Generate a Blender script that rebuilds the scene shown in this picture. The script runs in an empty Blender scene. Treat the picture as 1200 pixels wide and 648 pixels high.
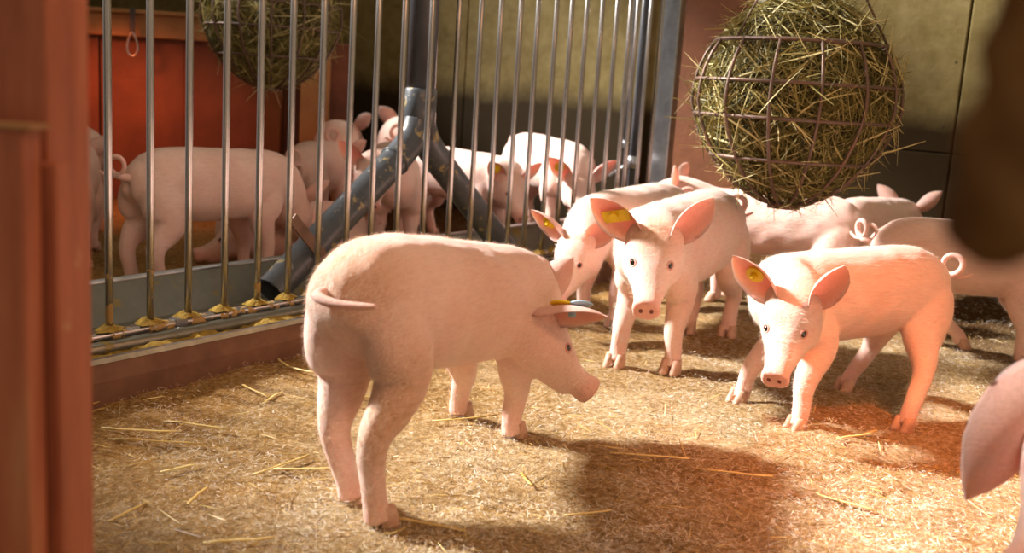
import bpy, bmesh, math, random
import numpy as np
from math import sin, cos, tan, radians, pi, atan2, sqrt
from mathutils import Vector, Matrix, noise
from mathutils.bvhtree import BVHTree

random.seed(7)
RNG = np.random.default_rng(11)
scene = bpy.context.scene
COL = scene.collection

# ------------------------------------------------------------------ camera
FPX, TH, RO, H = 1217.0, radians(10.3), radians(3.6), 0.55
Fv = np.array([0, cos(TH), -sin(TH)]); R0 = np.array([1, 0, 0.]); U0 = np.array([0, sin(TH), cos(TH)])
Rv = cos(RO) * R0 + sin(RO) * U0; Uv = -sin(RO) * R0 + cos(RO) * U0
CP = np.array([0, 0, H])
cam_d = bpy.data.cameras.new('camera'); cam = bpy.data.objects.new('camera', cam_d); COL.objects.link(cam)
cam_d.sensor_width = 36; cam_d.lens = 36 * FPX / 1200; cam_d.clip_start = .02
M = Matrix([[Rv[i], Uv[i], -Fv[i], CP[i]] for i in range(3)] + [[0, 0, 0, 1]])
cam.matrix_world = M
cam_d.dof.use_dof = True; cam_d.dof.focus_distance = 1.75; cam_d.dof.aperture_fstop = 5.0
scene.camera = cam

# ------------------------------------------------------------------ world, sun, lamps, exposure
vs = scene.view_settings
vs.view_transform = 'Standard'; vs.look = 'None'; vs.exposure = 0.42; vs.gamma = 1.0; vs.use_curve_mapping = False
world = bpy.data.worlds.new('world'); scene.world = world; world.use_nodes = True
bg = world.node_tree.nodes['Background']
bg.inputs[0].default_value = (1.0, .80, .57, 1); bg.inputs[1].default_value = .29
SUN_EL, SUN_AZ = radians(34), radians(-74)      # azimuth clockwise from +Y: the sun stands to the left
sd = bpy.data.lights.new('sun', 'SUN'); sun = bpy.data.objects.new('sun', sd); COL.objects.link(sun)
sd.energy = 12; sd.angle = radians(6.0); sd.color = (1.0, .95, .89)
to_sun = Vector((sin(SUN_AZ) * cos(SUN_EL), cos(SUN_AZ) * cos(SUN_EL), sin(SUN_EL)))
sun.rotation_euler = to_sun.to_track_quat('Z', 'Y').to_euler()
sun.location = to_sun * 6

def spot(name, loc, target, energy, color, size, blend, radius):
    l = bpy.data.lights.new(name, 'SPOT'); o = bpy.data.objects.new(name, l); COL.objects.link(o)
    l.energy = energy; l.color = color; l.spot_size = radians(size); l.spot_blend = blend; l.shadow_soft_size = radius
    o.location = loc
    o.rotation_euler = (Vector(loc) - Vector(target)).to_track_quat('Z', 'Y').to_euler()
    return o
spot('heat_lamp', (.86, 1.34, 1.3), (.80, 1.46, 0), 62, (1, .22, .05), 58, .9, .06)
spot('warm_fill_lamp', (.75, .55, 1.5), (.30, 1.5, 0), 24, (1, .44, .19), 110, 1, .08)  # added fill light, a warm wash over the near piglets' flanks
spot('creep_heat_lamp', (-1.75, 3.85, .75), (-1.6, 4.1, 0), 13, (1, .20, .06), 130, .8, .06)

# ------------------------------------------------------------------ pixel helpers (direction only; depth from ground or plane)
def ray(x, y): return Fv + (x - 600) / FPX * Rv - (y - 324) / FPX * Uv
def gnd(x, y, z=0.):
    d = ray(x, y); return CP + (z - H) / d[2] * d
def at_depth(x, y, Y):
    d = ray(x, y); return CP + Y / d[1] * d
FA = gnd(112, 475); FD = np.array([.552, .834, 0]); FD /= np.linalg.norm(FD); FN = np.array([FD[1], -FD[0], 0])
def fpos(s, off, z): p = FA + FD * s + FN * off; return np.array([p[0], p[1], z])
def on_fence(px, py, off):
    r = ray(px, py); return CP + ((FA - CP) @ FN + off) / (r @ FN) * r

# ------------------------------------------------------------------ object helpers
def tag(o, label=None, cat=None, group=None, kind=None):
    if label: o['label'] = label
    if cat: o['category'] = cat
    if group: o['group'] = group
    if kind: o['kind'] = kind
    return o
def mesh_data(name, v, f, smooth=True):
    me = bpy.data.meshes.new(name); me.from_pydata([tuple(p) for p in v], [], [tuple(q) for q in f])
    me.update()
    if smooth: me.polygons.foreach_set('use_smooth', [True] * len(me.polygons))
    return me
def obj(name, me, mat, parent=None, loc=None, rotz=None):
    o = bpy.data.objects.new(name, me); COL.objects.link(o)
    if mat and me is not None and not me.materials: me.materials.append(mat)
    if parent: o.parent = parent
    if loc is not None: o.location = loc
    if rotz is not None: o.rotation_euler = (0, 0, rotz)
    return o
def empty(name, loc, rotz=0):
    o = bpy.data.objects.new(name, None); COL.objects.link(o); o.location = loc; o.rotation_euler = (0, 0, rotz)
    o.empty_display_size = .05
    return o
class MB:
    def __init__(s): s.v = []; s.f = []
    def add(s, v, f):
        k = len(s.v); s.v += [np.array(p, float) for p in v]; s.f += [tuple(i + k for i in q) for q in f]; return s
    def box(s, c, half, ax=None, bev=0):
        c = np.array(c, float)
        ax = ax or (np.array([1, 0, 0.]), np.array([0, 1, 0.]), np.array([0, 0, 1.]))
        bm = bmesh.new(); bmesh.ops.create_cube(bm, size=2)
        for q in bm.verts: q.co = Vector((q.co.x * half[0], q.co.y * half[1], q.co.z * half[2]))
        if bev: bmesh.ops.bevel(bm, geom=bm.edges[:], offset=bev, segments=2, affect='EDGES', profile=.5)
        bm.verts.index_update()
        v = [c + ax[0] * q.co.x + ax[1] * q.co.y + ax[2] * q.co.z for q in bm.verts]
        f = [[q.index for q in p.verts] for p in bm.faces]
        bm.free(); return s.add(v, f)
    def tube(s, pts, rad, n=12, caps=True):
        v, f = tube_mesh(pts, rad, n, caps); return s.add(v, f)
    def data(s, name, smooth=True): return mesh_data(name, s.v, s.f, smooth)

def nrm(a): a = np.array(a, float); return a / (np.linalg.norm(a) + 1e-12)
def tube_mesh(pts, rad, n=12, caps=True, hint=None):
    pts = [np.array(p, float) for p in pts]; m = len(pts)
    if np.isscalar(rad): rad = [rad] * m
    v = []; f = []
    t0 = nrm(pts[1] - pts[0])
    x = np.array(hint, float) if hint is not None else (np.array([0, 0, 1.]) if abs(t0[2]) < .9 else np.array([1., 0, 0]))
    for i in range(m):
        t = nrm(pts[min(i + 1, m - 1)] - pts[max(i - 1, 0)])
        x = nrm(x - t * (x @ t)); y = np.cross(t, x)
        ra, rb = rad[i] if not np.isscalar(rad[i]) else (rad[i], rad[i])
        for k in range(n):
            a = 2 * pi * k / n; v.append(pts[i] + x * ra * cos(a) + y * rb * sin(a))
    for i in range(m - 1):
        for k in range(n):
            f.append((i * n + k, i * n + (k + 1) % n, (i + 1) * n + (k + 1) % n, (i + 1) * n + k))
    if caps:
        f.append(tuple(range(n))[::-1]); f.append(tuple((m - 1) * n + k for k in range(n)))
    return v, f
def catmull(P, sub):
    P = [np.array(p, float) for p in P]; out = []
    for i in range(len(P) - 1):
        a = P[max(i - 1, 0)]; b = P[i]; c = P[i + 1]; d = P[min(i + 2, len(P) - 1)]
        for k in range(sub):
            t = k / sub
            out.append(.5 * (2 * b + (c - a) * t + (2 * a - 5 * b + 4 * c - d) * t * t + (3 * b - a - 3 * c + d) * t ** 3))
    out.append(P[-1]); return out

# ------------------------------------------------------------------ materials
def mat_new(name):
    m = bpy.data.materials.new(name); m.use_nodes = True
    nt = m.node_tree; return m, nt, nt.nodes['Principled BSDF']
def N(nt, t, **kw):
    n = nt.nodes.new(t)
    for k, v in kw.items(): setattr(n, k, v)
    return n
def noise_tex(nt, scale, detail=6, rough=.6, coord='Object', vec=None):
    tc = N(nt, 'ShaderNodeTexCoord'); n = N(nt, 'ShaderNodeTexNoise')
    n.inputs['Scale'].default_value = scale; n.inputs['Detail'].default_value = detail; n.inputs['Roughness'].default_value = rough
    nt.links.new(vec if vec is not None else tc.outputs[coord], n.inputs['Vector']); return n
def ramp(nt, fac, stops):
    r = N(nt, 'ShaderNodeValToRGB'); e = r.color_ramp.elements
    e[0].position, e[0].color = stops[0][0], (*stops[0][1], 1)
    e[1].position, e[1].color = stops[-1][0], (*stops[-1][1], 1)
    for p, c in stops[1:-1]:
        q = e.new(p); q.color = (*c, 1)
    nt.links.new(fac, r.inputs[0]); return r
def mix(nt, fac, a, b, typ='MIX'):
    m = N(nt, 'ShaderNodeMix', data_type='RGBA', blend_type=typ)
    for s, val in ((m.inputs[0], fac), (m.inputs[6], a), (m.inputs[7], b)):
        if isinstance(val, (int, float)): s.default_value = val
        elif isinstance(val, tuple): s.default_value = (*val, 1)
        else: nt.links.new(val, s)
    return m.outputs[2]
def bump(nt, b, height, strength, dist):
    n = N(nt, 'ShaderNodeBump'); n.inputs['Strength'].default_value = strength; n.inputs['Distance'].default_value = dist
    nt.links.new(height, n.inputs['Height']); nt.links.new(n.outputs[0], b.inputs['Normal']); return n
def noisy(name, c1, c2, scale=6, rough=.7, metal=0, bumps=.3, bscale=60, bd=.004, mid=.5):
    m, nt, b = mat_new(name)
    n = noise_tex(nt, scale); r = ramp(nt, n.outputs[0], [(mid - .2, c1), (mid + .2, c2)])
    nt.links.new(r.outputs[0], b.inputs['Base Color'])
    b.inputs['Roughness'].default_value = rough; b.inputs['Metallic'].default_value = metal
    n2 = noise_tex(nt, bscale, 8); bump(nt, b, n2.outputs[0], bumps, bd)
    return m
def srgb(r, g, b):
    return tuple(((c / 255) / 12.92 if c / 255 <= .04045 else ((c / 255 + .055) / 1.055) ** 2.4) for c in (r, g, b))

def pig_material():
    m, nt, b = mat_new('piglet_skin')
    at = N(nt, 'ShaderNodeAttribute', attribute_name='tint'); sep = N(nt, 'ShaderNodeSeparateColor')
    nt.links.new(at.outputs['Color'], sep.inputs[0])
    n1 = noise_tex(nt, 9, 4)
    base = ramp(nt, n1.outputs[0], [(.3, srgb(241, 198, 184)), (.7, srgb(248, 217, 206))]).outputs[0]
    pink = mix(nt, sep.outputs[0], base, srgb(238, 172, 158))
    mp = N(nt, 'ShaderNodeMapping'); mp.inputs['Scale'].default_value = (6, 30, 30)
    tc = N(nt, 'ShaderNodeTexCoord'); nt.links.new(tc.outputs['Object'], mp.inputs[0])
    n3 = noise_tex(nt, 4, 6, .65, vec=mp.outputs[0])
    st = N(nt, 'ShaderNodeMath', operation='MULTIPLY'); nt.links.new(sep.outputs[1], st.inputs[0])
    rr = ramp(nt, n3.outputs[0], [(.25, (.25,) * 3), (.7, (1,) * 3)]); nt.links.new(rr.outputs[0], st.inputs[1])
    col = mix(nt, st.outputs[0], pink, srgb(196, 148, 92))
    mp3 = N(nt, 'ShaderNodeMapping'); mp3.inputs['Scale'].default_value = (14, 90, 90); nt.links.new(tc.outputs['Object'], mp3.inputs[0])
    n4 = noise_tex(nt, 3, 6, .7, vec=mp3.outputs[0])
    col = mix(nt, .5, col, ramp(nt, n4.outputs[0], [(.3, (.74, .68, .64)), (.55, (1, 1, 1))]).outputs[0], 'MULTIPLY')
    nt.links.new(col, b.inputs['Base Color'])
    b.inputs['Roughness'].default_value = .5; b.inputs['Specular IOR Level'].default_value = .3
    b.inputs['Subsurface Weight'].default_value = .22; b.inputs['Subsurface Radius'].default_value = (1, .42, .25)
    b.inputs['Subsurface Scale'].default_value = .012
    b.inputs['Sheen Weight'].default_value = .25; b.inputs['Sheen Roughness'].default_value = .4
    nb = noise_tex(nt, 60, 8, .7, vec=None)
    mp2 = N(nt, 'ShaderNodeMapping'); mp2.inputs['Scale'].default_value = (1, 5, 5)
    nt.links.new(tc.outputs['Object'], mp2.inputs[0]); nt.links.new(mp2.outputs[0], nb.inputs['Vector'])
    bump(nt, b, nb.outputs[0], .55, .004)
    tr = N(nt, 'ShaderNodeBsdfTranslucent'); tr.inputs[0].default_value = (*srgb(246, 186, 168), 1)
    mx = N(nt, 'ShaderNodeMixShader'); ml = N(nt, 'ShaderNodeMath', operation='MULTIPLY'); ml.inputs[1].default_value = .26
    nt.links.new(sep.outputs[2], ml.inputs[0]); nt.links.new(ml.outputs[0], mx.inputs[0])
    nt.links.new(b.outputs[0], mx.inputs[1]); nt.links.new(tr.outputs[0], mx.inputs[2])
    nt.links.new(mx.outputs[0], nt.nodes['Material Output'].inputs[0])
    return m
PIG = pig_material()
def simple(name, col, rough=.5, metal=0, spec=.5):
    m, nt, b = mat_new(name)
    n = noise_tex(nt, 40, 3); c = tuple(col)
    r = ramp(nt, n.outputs[0], [(.3, tuple(x * .86 for x in c)), (.7, tuple(min(1, x * 1.1) for x in c))])
    nt.links.new(r.outputs[0], b.inputs['Base Color'])
    b.inputs['Roughness'].default_value = rough; b.inputs['Metallic'].default_value = metal; b.inputs['Specular IOR Level'].default_value = spec
    return m
EYE = simple('dark_eye', srgb(30, 22, 20), .08, 0, .8)
LID = simple('eyelid', srgb(226, 160, 146), .5)
NOSTRIL = simple('nostril_shade', srgb(120, 58, 50), .6)
HOOF = noisy('hoof_horn', srgb(220, 180, 156), srgb(178, 136, 112), 30, .55)
HAIR = simple('white_bristle', srgb(246, 232, 214), .45)
TAGY = simple('yellow_tag_plastic', srgb(238, 204, 40), .35)
TAGB = simple('blue_tag_plastic', srgb(150, 182, 200), .35)

def attr_material(name, rough, name_attr='rnd', stops=None, trans=0):
    m, nt, b = mat_new(name)
    at = N(nt, 'ShaderNodeAttribute', attribute_name=name_attr)
    r = ramp(nt, at.outputs['Fac'], stops); nt.links.new(r.outputs[0], b.inputs['Base Color'])
    b.inputs['Roughness'].default_value = rough
    if trans:
        tr = N(nt, 'ShaderNodeBsdfTranslucent'); nt.links.new(r.outputs[0], tr.inputs[0])
        mx = N(nt, 'ShaderNodeMixShader'); mx.inputs[0].default_value = trans
        nt.links.new(b.outputs[0], mx.inputs[1]); nt.links.new(tr.outputs[0], mx.inputs[2])
        nt.links.new(mx.outputs[0], nt.nodes['Material Output'].inputs[0])
    return m
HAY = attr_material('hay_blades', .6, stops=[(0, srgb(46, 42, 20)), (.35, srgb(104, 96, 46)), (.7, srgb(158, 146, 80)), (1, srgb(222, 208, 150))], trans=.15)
CHIP = attr_material('wood_shavings', .75, stops=[(0, srgb(112, 78, 50)), (.2, srgb(180, 138, 80)), (.45, srgb(214, 172, 84)), (.7, srgb(238, 218, 180)), (1, srgb(253, 248, 240))], trans=.12)
STRAW = attr_material('straw_stalks', .5, stops=[(0, srgb(128, 96, 50)), (.5, srgb(196, 162, 84)), (1, srgb(236, 214, 144))])

STEEL = noisy('galvanised_steel', srgb(150, 152, 156), srgb(190, 192, 196), 25, .28, .9, .1, 90, .001)
def bar_material():
    m, nt, b = mat_new('dirty_bar_steel')
    tc = N(nt, 'ShaderNodeTexCoord'); sx = N(nt, 'ShaderNodeSeparateXYZ'); nt.links.new(tc.outputs['Object'], sx.inputs[0])
    mr = N(nt, 'ShaderNodeMapRange'); mr.inputs['From Min'].default_value = .06; mr.inputs['From Max'].default_value = .42
    mr.inputs['To Min'].default_value = .78; mr.inputs['To Max'].default_value = .16
    nt.links.new(sx.outputs[2], mr.inputs[0])
    geo = N(nt, 'ShaderNodeNewGeometry')
    n = noise_tex(nt, 28, 5, .7, vec=geo.outputs['Position'])
    lt = N(nt, 'ShaderNodeMath', operation='LESS_THAN'); nt.links.new(n.outputs[0], lt.inputs[0])
    ml = N(nt, 'ShaderNodeMath', operation='MULTIPLY'); ml.inputs[1].default_value = .62; nt.links.new(mr.outputs[0], ml.inputs[0])
    nt.links.new(ml.outputs[0], lt.inputs[1])
    c = mix(nt, lt.outputs[0], srgb(176, 172, 170), srgb(170, 138, 84)); nt.links.new(c, b.inputs['Base Color'])
    iv = N(nt, 'ShaderNodeMath', operation='MULTIPLY_ADD'); iv.inputs[1].default_value = -.85; iv.inputs[2].default_value = .9
    nt.links.new(lt.outputs[0], iv.inputs[0]); nt.links.new(iv.outputs[0], b.inputs['Metallic'])
    rg = N(nt, 'ShaderNodeMath', operation='MULTIPLY_ADD'); rg.inputs[1].default_value = .5; rg.inputs[2].default_value = .24
    nt.links.new(lt.outputs[0], rg.inputs[0]); nt.links.new(rg.outputs[0], b.inputs['Roughness'])
    return m
BAR = bar_material()
def smeared(name, base, dirt, thresh, scale, rough, metal):
    m, nt, b = mat_new(name)
    n = noise_tex(nt, scale, 8, .65)
    r = ramp(nt, n.outputs[0], [(thresh, (0, 0, 0)), (thresh + .05, (1, 1, 1))])
    n2 = noise_tex(nt, 40, 5)
    bb = ramp(nt, n2.outputs[0], [(.3, tuple(x * .8 for x in base)), (.7, base)])
    c = mix(nt, r.outputs[0], bb.outputs[0], dirt); nt.links.new(c, b.inputs['Base Color'])
    b.inputs['Roughness'].default_value = rough; b.inputs['Metallic'].default_value = metal
    bump(nt, b, r.outputs[0], .3, .003); return m
PIPE = smeared('dark_grey_plastic_pipe', srgb(74, 78, 84), srgb(150, 132, 88), .585, 30, .32, 0)
PIPE_CLEAN = simple('dark_plastic_pipe', srgb(66, 68, 74), .3)
TROUGH = smeared('trough_steel', srgb(118, 116, 104), srgb(136, 116, 58), .56, 11, .36, .6)
CURB = noisy('brown_curb', srgb(120, 84, 60), srgb(92, 60, 42), 14, .8)
FEED = noisy('yellow_feed_mash', srgb(196, 160, 60), srgb(150, 120, 48), 60, .95, 0, 1, 140, .01)
RUST = noisy('rusty_iron', srgb(128, 100, 84), srgb(100, 74, 60), 30, .6, .3)
WIRE = noisy('basket_wire', srgb(120, 92, 76), srgb(98, 84, 78), 20, .5, .4)
WOODP = noisy('brown_painted_wood', srgb(128, 72, 32), srgb(106, 58, 26), 7, .6)
def post_wood():
    m, nt, b = mat_new('red_brown_post_wood')
    tc = N(nt, 'ShaderNodeTexCoord'); mp = N(nt, 'ShaderNodeMapping'); mp.inputs['Scale'].default_value = (30, 30, 4); nt.links.new(tc.outputs['Object'], mp.inputs[0])
    n = noise_tex(nt, 1.2, 6, .6, vec=mp.outputs[0]); n2 = noise_tex(nt, 22, 6)
    c = ramp(nt, n.outputs[0], [(.3, srgb(150, 76, 48)), (.55, srgb(190, 108, 74)), (.72, srgb(206, 140, 100))]).outputs[0]
    w = ramp(nt, n2.outputs[0], [(.66, (0, 0, 0)), (.72, (1, 1, 1))]); c = mix(nt, w.outputs[0], c, srgb(206, 160, 116))
    nt.links.new(c, b.inputs['Base Color']); b.inputs['Roughness'].default_value = .55
    bump(nt, b, n.outputs[0], .3, .003); return m
WOODF = post_wood()
WOODL = noisy('pale_wood', srgb(186, 140, 92), srgb(160, 112, 70), 8, .6)
REDB = noisy('red_brown_board', srgb(140, 84, 60), srgb(100, 56, 40), 4, .6)
ROPE = noisy('jute_rope', srgb(140, 98, 50), srgb(96, 62, 30), 20, .9)

def concrete():
    m, nt, b = mat_new('stained_concrete')
    tc = N(nt, 'ShaderNodeTexCoord'); sx = N(nt, 'ShaderNodeSeparateXYZ'); nt.links.new(tc.outputs['Object'], sx.inputs[0])
    n = noise_tex(nt, 2.4, 8, .65); n2 = noise_tex(nt, 14, 8, .7)
    c = ramp(nt, n.outputs[0], [(.3, srgb(98, 84, 44)), (.5, srgb(116, 101, 56)), (.7, srgb(138, 124, 82))]).outputs[0]
    c = mix(nt, .35, c, ramp(nt, n2.outputs[0], [(.35, srgb(100, 88, 54)), (.65, srgb(160, 146, 108))]).outputs[0])
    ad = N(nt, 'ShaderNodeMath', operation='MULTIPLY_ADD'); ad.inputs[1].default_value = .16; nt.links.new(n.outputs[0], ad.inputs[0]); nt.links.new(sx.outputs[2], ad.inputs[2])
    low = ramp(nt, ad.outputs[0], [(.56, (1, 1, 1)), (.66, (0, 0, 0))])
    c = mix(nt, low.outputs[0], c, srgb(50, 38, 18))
    vo = N(nt, 'ShaderNodeTexVoronoi'); vo.inputs['Scale'].default_value = 9; nt.links.new(tc.outputs['Object'], vo.inputs['Vector'])
    pits = ramp(nt, vo.outputs['Distance'], [(.03, (1, 1, 1)), (.06, (0, 0, 0))])
    c = mix(nt, pits.outputs[0], c, srgb(60, 52, 38))
    nt.links.new(c, b.inputs['Base Color']); b.inputs['Roughness'].default_value = .85; b.inputs['Specular IOR Level'].default_value = .15
    bump(nt, b, n2.outputs[0], .4, .006); return m
CONC = concrete()
def floor_material():
    m, nt, b = mat_new('sawdust_bedding')
    n = noise_tex(nt, 3.2, 8, .6); n2 = noise_tex(nt, 90, 8, .75); n3 = noise_tex(nt, 260, 4, .8)
    c = ramp(nt, n.outputs[0], [(.28, srgb(112, 82, 48)), (.45, srgb(176, 144, 96)), (.62, srgb(214, 194, 158))]).outputs[0]
    c = mix(nt, .6, c, ramp(nt, n2.outputs[0], [(.34, srgb(84, 56, 30)), (.5, srgb(196, 160, 108)), (.66, srgb(248, 236, 212))]).outputs[0])
    tc = N(nt, 'ShaderNodeTexCoord'); sx = N(nt, 'ShaderNodeVectorMath', operation='DOT_PRODUCT')
    nt.links.new(tc.outputs['Object'], sx.inputs[0]); sx.inputs[1].default_value = (.552, .834, 0)
    ad = N(nt, 'ShaderNodeMath', operation='MULTIPLY_ADD'); ad.inputs[1].default_value = 1.0
    nt.links.new(n.outputs[0], ad.inputs[0]); nt.links.new(sx.outputs['Value'], ad.inputs[2])
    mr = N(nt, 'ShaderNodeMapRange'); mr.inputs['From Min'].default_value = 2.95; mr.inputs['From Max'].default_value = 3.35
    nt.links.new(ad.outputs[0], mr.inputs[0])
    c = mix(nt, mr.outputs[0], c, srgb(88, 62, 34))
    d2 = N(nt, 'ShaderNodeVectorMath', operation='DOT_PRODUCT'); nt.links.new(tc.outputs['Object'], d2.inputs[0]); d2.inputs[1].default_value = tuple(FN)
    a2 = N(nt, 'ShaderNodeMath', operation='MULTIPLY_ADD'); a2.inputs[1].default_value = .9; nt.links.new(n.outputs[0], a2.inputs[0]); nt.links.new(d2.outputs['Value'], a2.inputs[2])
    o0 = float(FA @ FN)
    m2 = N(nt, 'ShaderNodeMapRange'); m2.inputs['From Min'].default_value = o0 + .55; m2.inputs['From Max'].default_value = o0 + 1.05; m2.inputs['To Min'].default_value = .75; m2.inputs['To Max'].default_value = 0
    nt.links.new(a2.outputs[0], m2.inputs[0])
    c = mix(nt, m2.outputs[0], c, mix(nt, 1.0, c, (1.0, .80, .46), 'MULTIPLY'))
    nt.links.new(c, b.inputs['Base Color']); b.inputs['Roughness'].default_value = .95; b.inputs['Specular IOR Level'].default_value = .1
    s = N(nt, 'ShaderNodeMath', operation='ADD'); nt.links.new(n2.outputs[0], s.inputs[0]); nt.links.new(n3.outputs[0], s.inputs[1])
    bump(nt, b, s.outputs[0], .9, .012); return m
FLOORM = floor_material()

# ================================================================== STRUCTURE
def fz(x, y):
    return .013 * noise.noise(Vector((x * 5, y * 5, 0))) + .009 * noise.noise(Vector((x * 15, y * 15, 3.))) + .005 * noise.noise(Vector((x * 38, y * 38, 5.)))
def build_floor():
    xs = np.concatenate([np.arange(-3.3, -1.2, .1), np.arange(-1.2, 1.6, .022), np.arange(1.6, 3.6, .1)])
    ys = np.concatenate([np.arange(-.8, .7, .1), np.arange(.7, 2.9, .022), np.arange(2.9, 6.3, .08)])
    v = [(x, y, fz(x, y)) for y in ys for x in xs]; nx = len(xs)
    f = [(j * nx + i, j * nx + i + 1, (j + 1) * nx + i + 1, (j + 1) * nx + i) for j in range(len(ys) - 1) for i in range(nx - 1)]
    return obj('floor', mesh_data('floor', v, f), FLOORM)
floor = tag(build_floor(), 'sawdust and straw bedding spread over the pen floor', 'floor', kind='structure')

# back wall, square to the fence
WS = 2.75; W0 = FA + FD * WS + FN * -.09
wall = tag(empty('wall_back', (W0[0], W0[1], 0), atan2(FN[1], FN[0])), 'stained concrete wall closing off both pens', 'wall', kind='structure')
def wall_panel(t0, t1, z0, z1, name='panel', mat=CONC, y0=0, y1=.12, bev=.004):
    b = MB().box(((t0 + t1) / 2, (y0 + y1) / 2, (z0 + z1) / 2), ((t1 - t0) / 2, (y1 - y0) / 2, (z1 - z0) / 2), bev=bev)
    return obj(name, b.data(name, False), mat, wall)
def wall_t(px, py):
    r = ray(px, py); q = CP + ((W0 - CP) @ FD) / (r @ FD) * r; return float((q - W0) @ FN)
TJ = wall_t(1128, 90)
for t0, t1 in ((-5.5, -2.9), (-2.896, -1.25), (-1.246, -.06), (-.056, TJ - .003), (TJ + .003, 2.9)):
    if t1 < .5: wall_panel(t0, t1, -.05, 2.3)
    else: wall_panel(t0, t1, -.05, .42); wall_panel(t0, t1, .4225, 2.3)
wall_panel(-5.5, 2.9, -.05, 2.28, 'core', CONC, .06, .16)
wall_panel(wall_t(798, 100), wall_t(957, 20), .0, 1.6, 'wood_panel', WOODP, -.03, -.001, .003)

# unseen left wall, added with a window band to shape the sun: lets the sun in above the sill and keeps it out below
def sun_wall():
    X = -3.2; mb = MB()
    def zat(g): return tan(SUN_EL) * (g - X) / abs(sin(SUN_AZ))
    def seg(y0, y1, g0, g1, d=.06):
        z0 = zat(g0); z1 = zat(g1); mb.box((X, (y0 + y1) / 2, (z0 + z1) / 2), (d, (y1 - y0) / 2, (z1 - z0) / 2))
    seg(-1, 2.0, X, 4.2); seg(5.45, 8, X, 4.2)                 # piers either side of the window band
    seg(2.0, 2.95, X, -.45); seg(2.95, 5.45, X, .03)           # sill, stepped up to shade the left pen
    seg(2.0, 5.45, 1.75, 2.30, .05)                            # transom
    seg(2.0, 5.45, 3.6, 4.2)                                   # head
    return obj('unseen_sun_wall', mb.data('unseen_sun_wall', False), CONC)
tag(sun_wall(), 'unseen wall added beside the pens, its long opening shaped for the sun', 'wall', kind='structure')

# red-brown creep wall at the back left with a pale rail on top
cw = tag(empty('wall_creep', (-1.5, 4.3, 0)), 'red-brown boarded wall with pale top rail behind the left pen', 'wall', kind='structure')
x = -.95
for i in range(4):
    w = .345 if i < 3 else .3
    obj('board', MB().box((x - w / 2 + .72, .012 * (i % 2), .34), (w / 2 - .002, .012, .34), bev=.002).data('board', False), REDB, cw)
    x += w
for i, (px0, px1, m_) in enumerate(((304, 330, WOODP), (352, 384, WOODL))):
    p0 = at_depth(px0, 150, 4.24); p1 = at_depth(px1, 150, 4.24)
    obj('upright', MB().box(((p0[0] + p1[0]) / 2 + 1.5, -.055, .33), ((p1[0] - p0[0]) / 2, .03, .33), bev=.004).data('upright', False), m_, cw)
obj('top_rail', MB().box((-.1, -.03, .70), (.75, .035, .045), bev=.005).data('top_rail', False), WOODL, cw)
obj('rail_cap', MB().box((-.1, -.04, .753), (.76, .05, .008), bev=.003).data('rail_cap', False), WOODL, cw)

# snap hook hanging on the pale rail
hk = at_depth(155, 14, 4.19)
hook = tag(empty('snap_hook', tuple(hk)), 'small steel snap hook hanging on a strap from the pale rail', 'hook')
obj('strap', MB().box((0, 0, -.035), (.010, .003, .05), bev=.001).data('strap', False), PIPE_CLEAN, hook)
lp = [(.020 * sin(q) * (1 - .35 * cos(q)), 0, -.125 - .045 * cos(q) * -1) for q in np.linspace(0, 2 * pi, 25)]
obj('loop', mesh_data('loop', *tube_mesh(lp, .0045, 8, False, hint=(0, 1, 0))), STEEL, hook)
# ================================================================== TROUGH
tr0 = tag(empty('feed_trough', tuple(fpos(0, 0, 0)), atan2(FD[1], FD[0])), 'long low steel feed trough under the pen fence', 'trough')
S0, S1 = -.9, 2.25
def strip(name, prof, mat, s0=S0, s1=S1, closed=True, nseg=1, smooth=False):
    """profile of (offset, z) swept along the fence; local x along fence, local y = -offset"""
    v = []; f = []; n = len(prof)
    for i in range(nseg + 1):
        s = s0 + (s1 - s0) * i / nseg
        v += [(s, -o, z) for o, z in prof]
    for i in range(nseg):
        for k in range(n if closed else n - 1):
            k2 = (k + 1) % n; f.append((i * n + k, (i + 1) * n + k, (i + 1) * n + k2, i * n + k2))
    if closed: f += [tuple(range(n)), tuple(nseg * n + k for k in range(n))[::-1]]
    me = mesh_data(name, v, f, smooth)
    bm = bmesh.new(); bm.from_mesh(me); bmesh.ops.recalc_face_normals(bm, faces=bm.faces[:]); bm.to_mesh(me); bm.free()
    return me
obj('curb', strip('curb', [(0, -.02), (.0, .036), (-.013, .066), (-.024, .066), (-.024, -.02)], CURB), CURB, tr0)
obj('front_lip', strip('front_lip', [(-.009, .064), (-.009, .073), (-.019, .073), (-.019, .064)], STEEL), STEEL, tr0)
obj('basin', strip('basin', [(-.018, .068), (-.022, .050), (-.05, .035), (-.12, .022), (-.22, .022), (-.31, .04), (-.372, .112), (-.38, .112),
                             (-.395, .0), (-.38, -.02), (-.03, -.02)], TROUGH), TROUGH, tr0)
obj('back_rim', MB().tube([(S0, .378, .112), (S1, .378, .112)], .0075, 10).data('back_rim'), STEEL, tr0)
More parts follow.
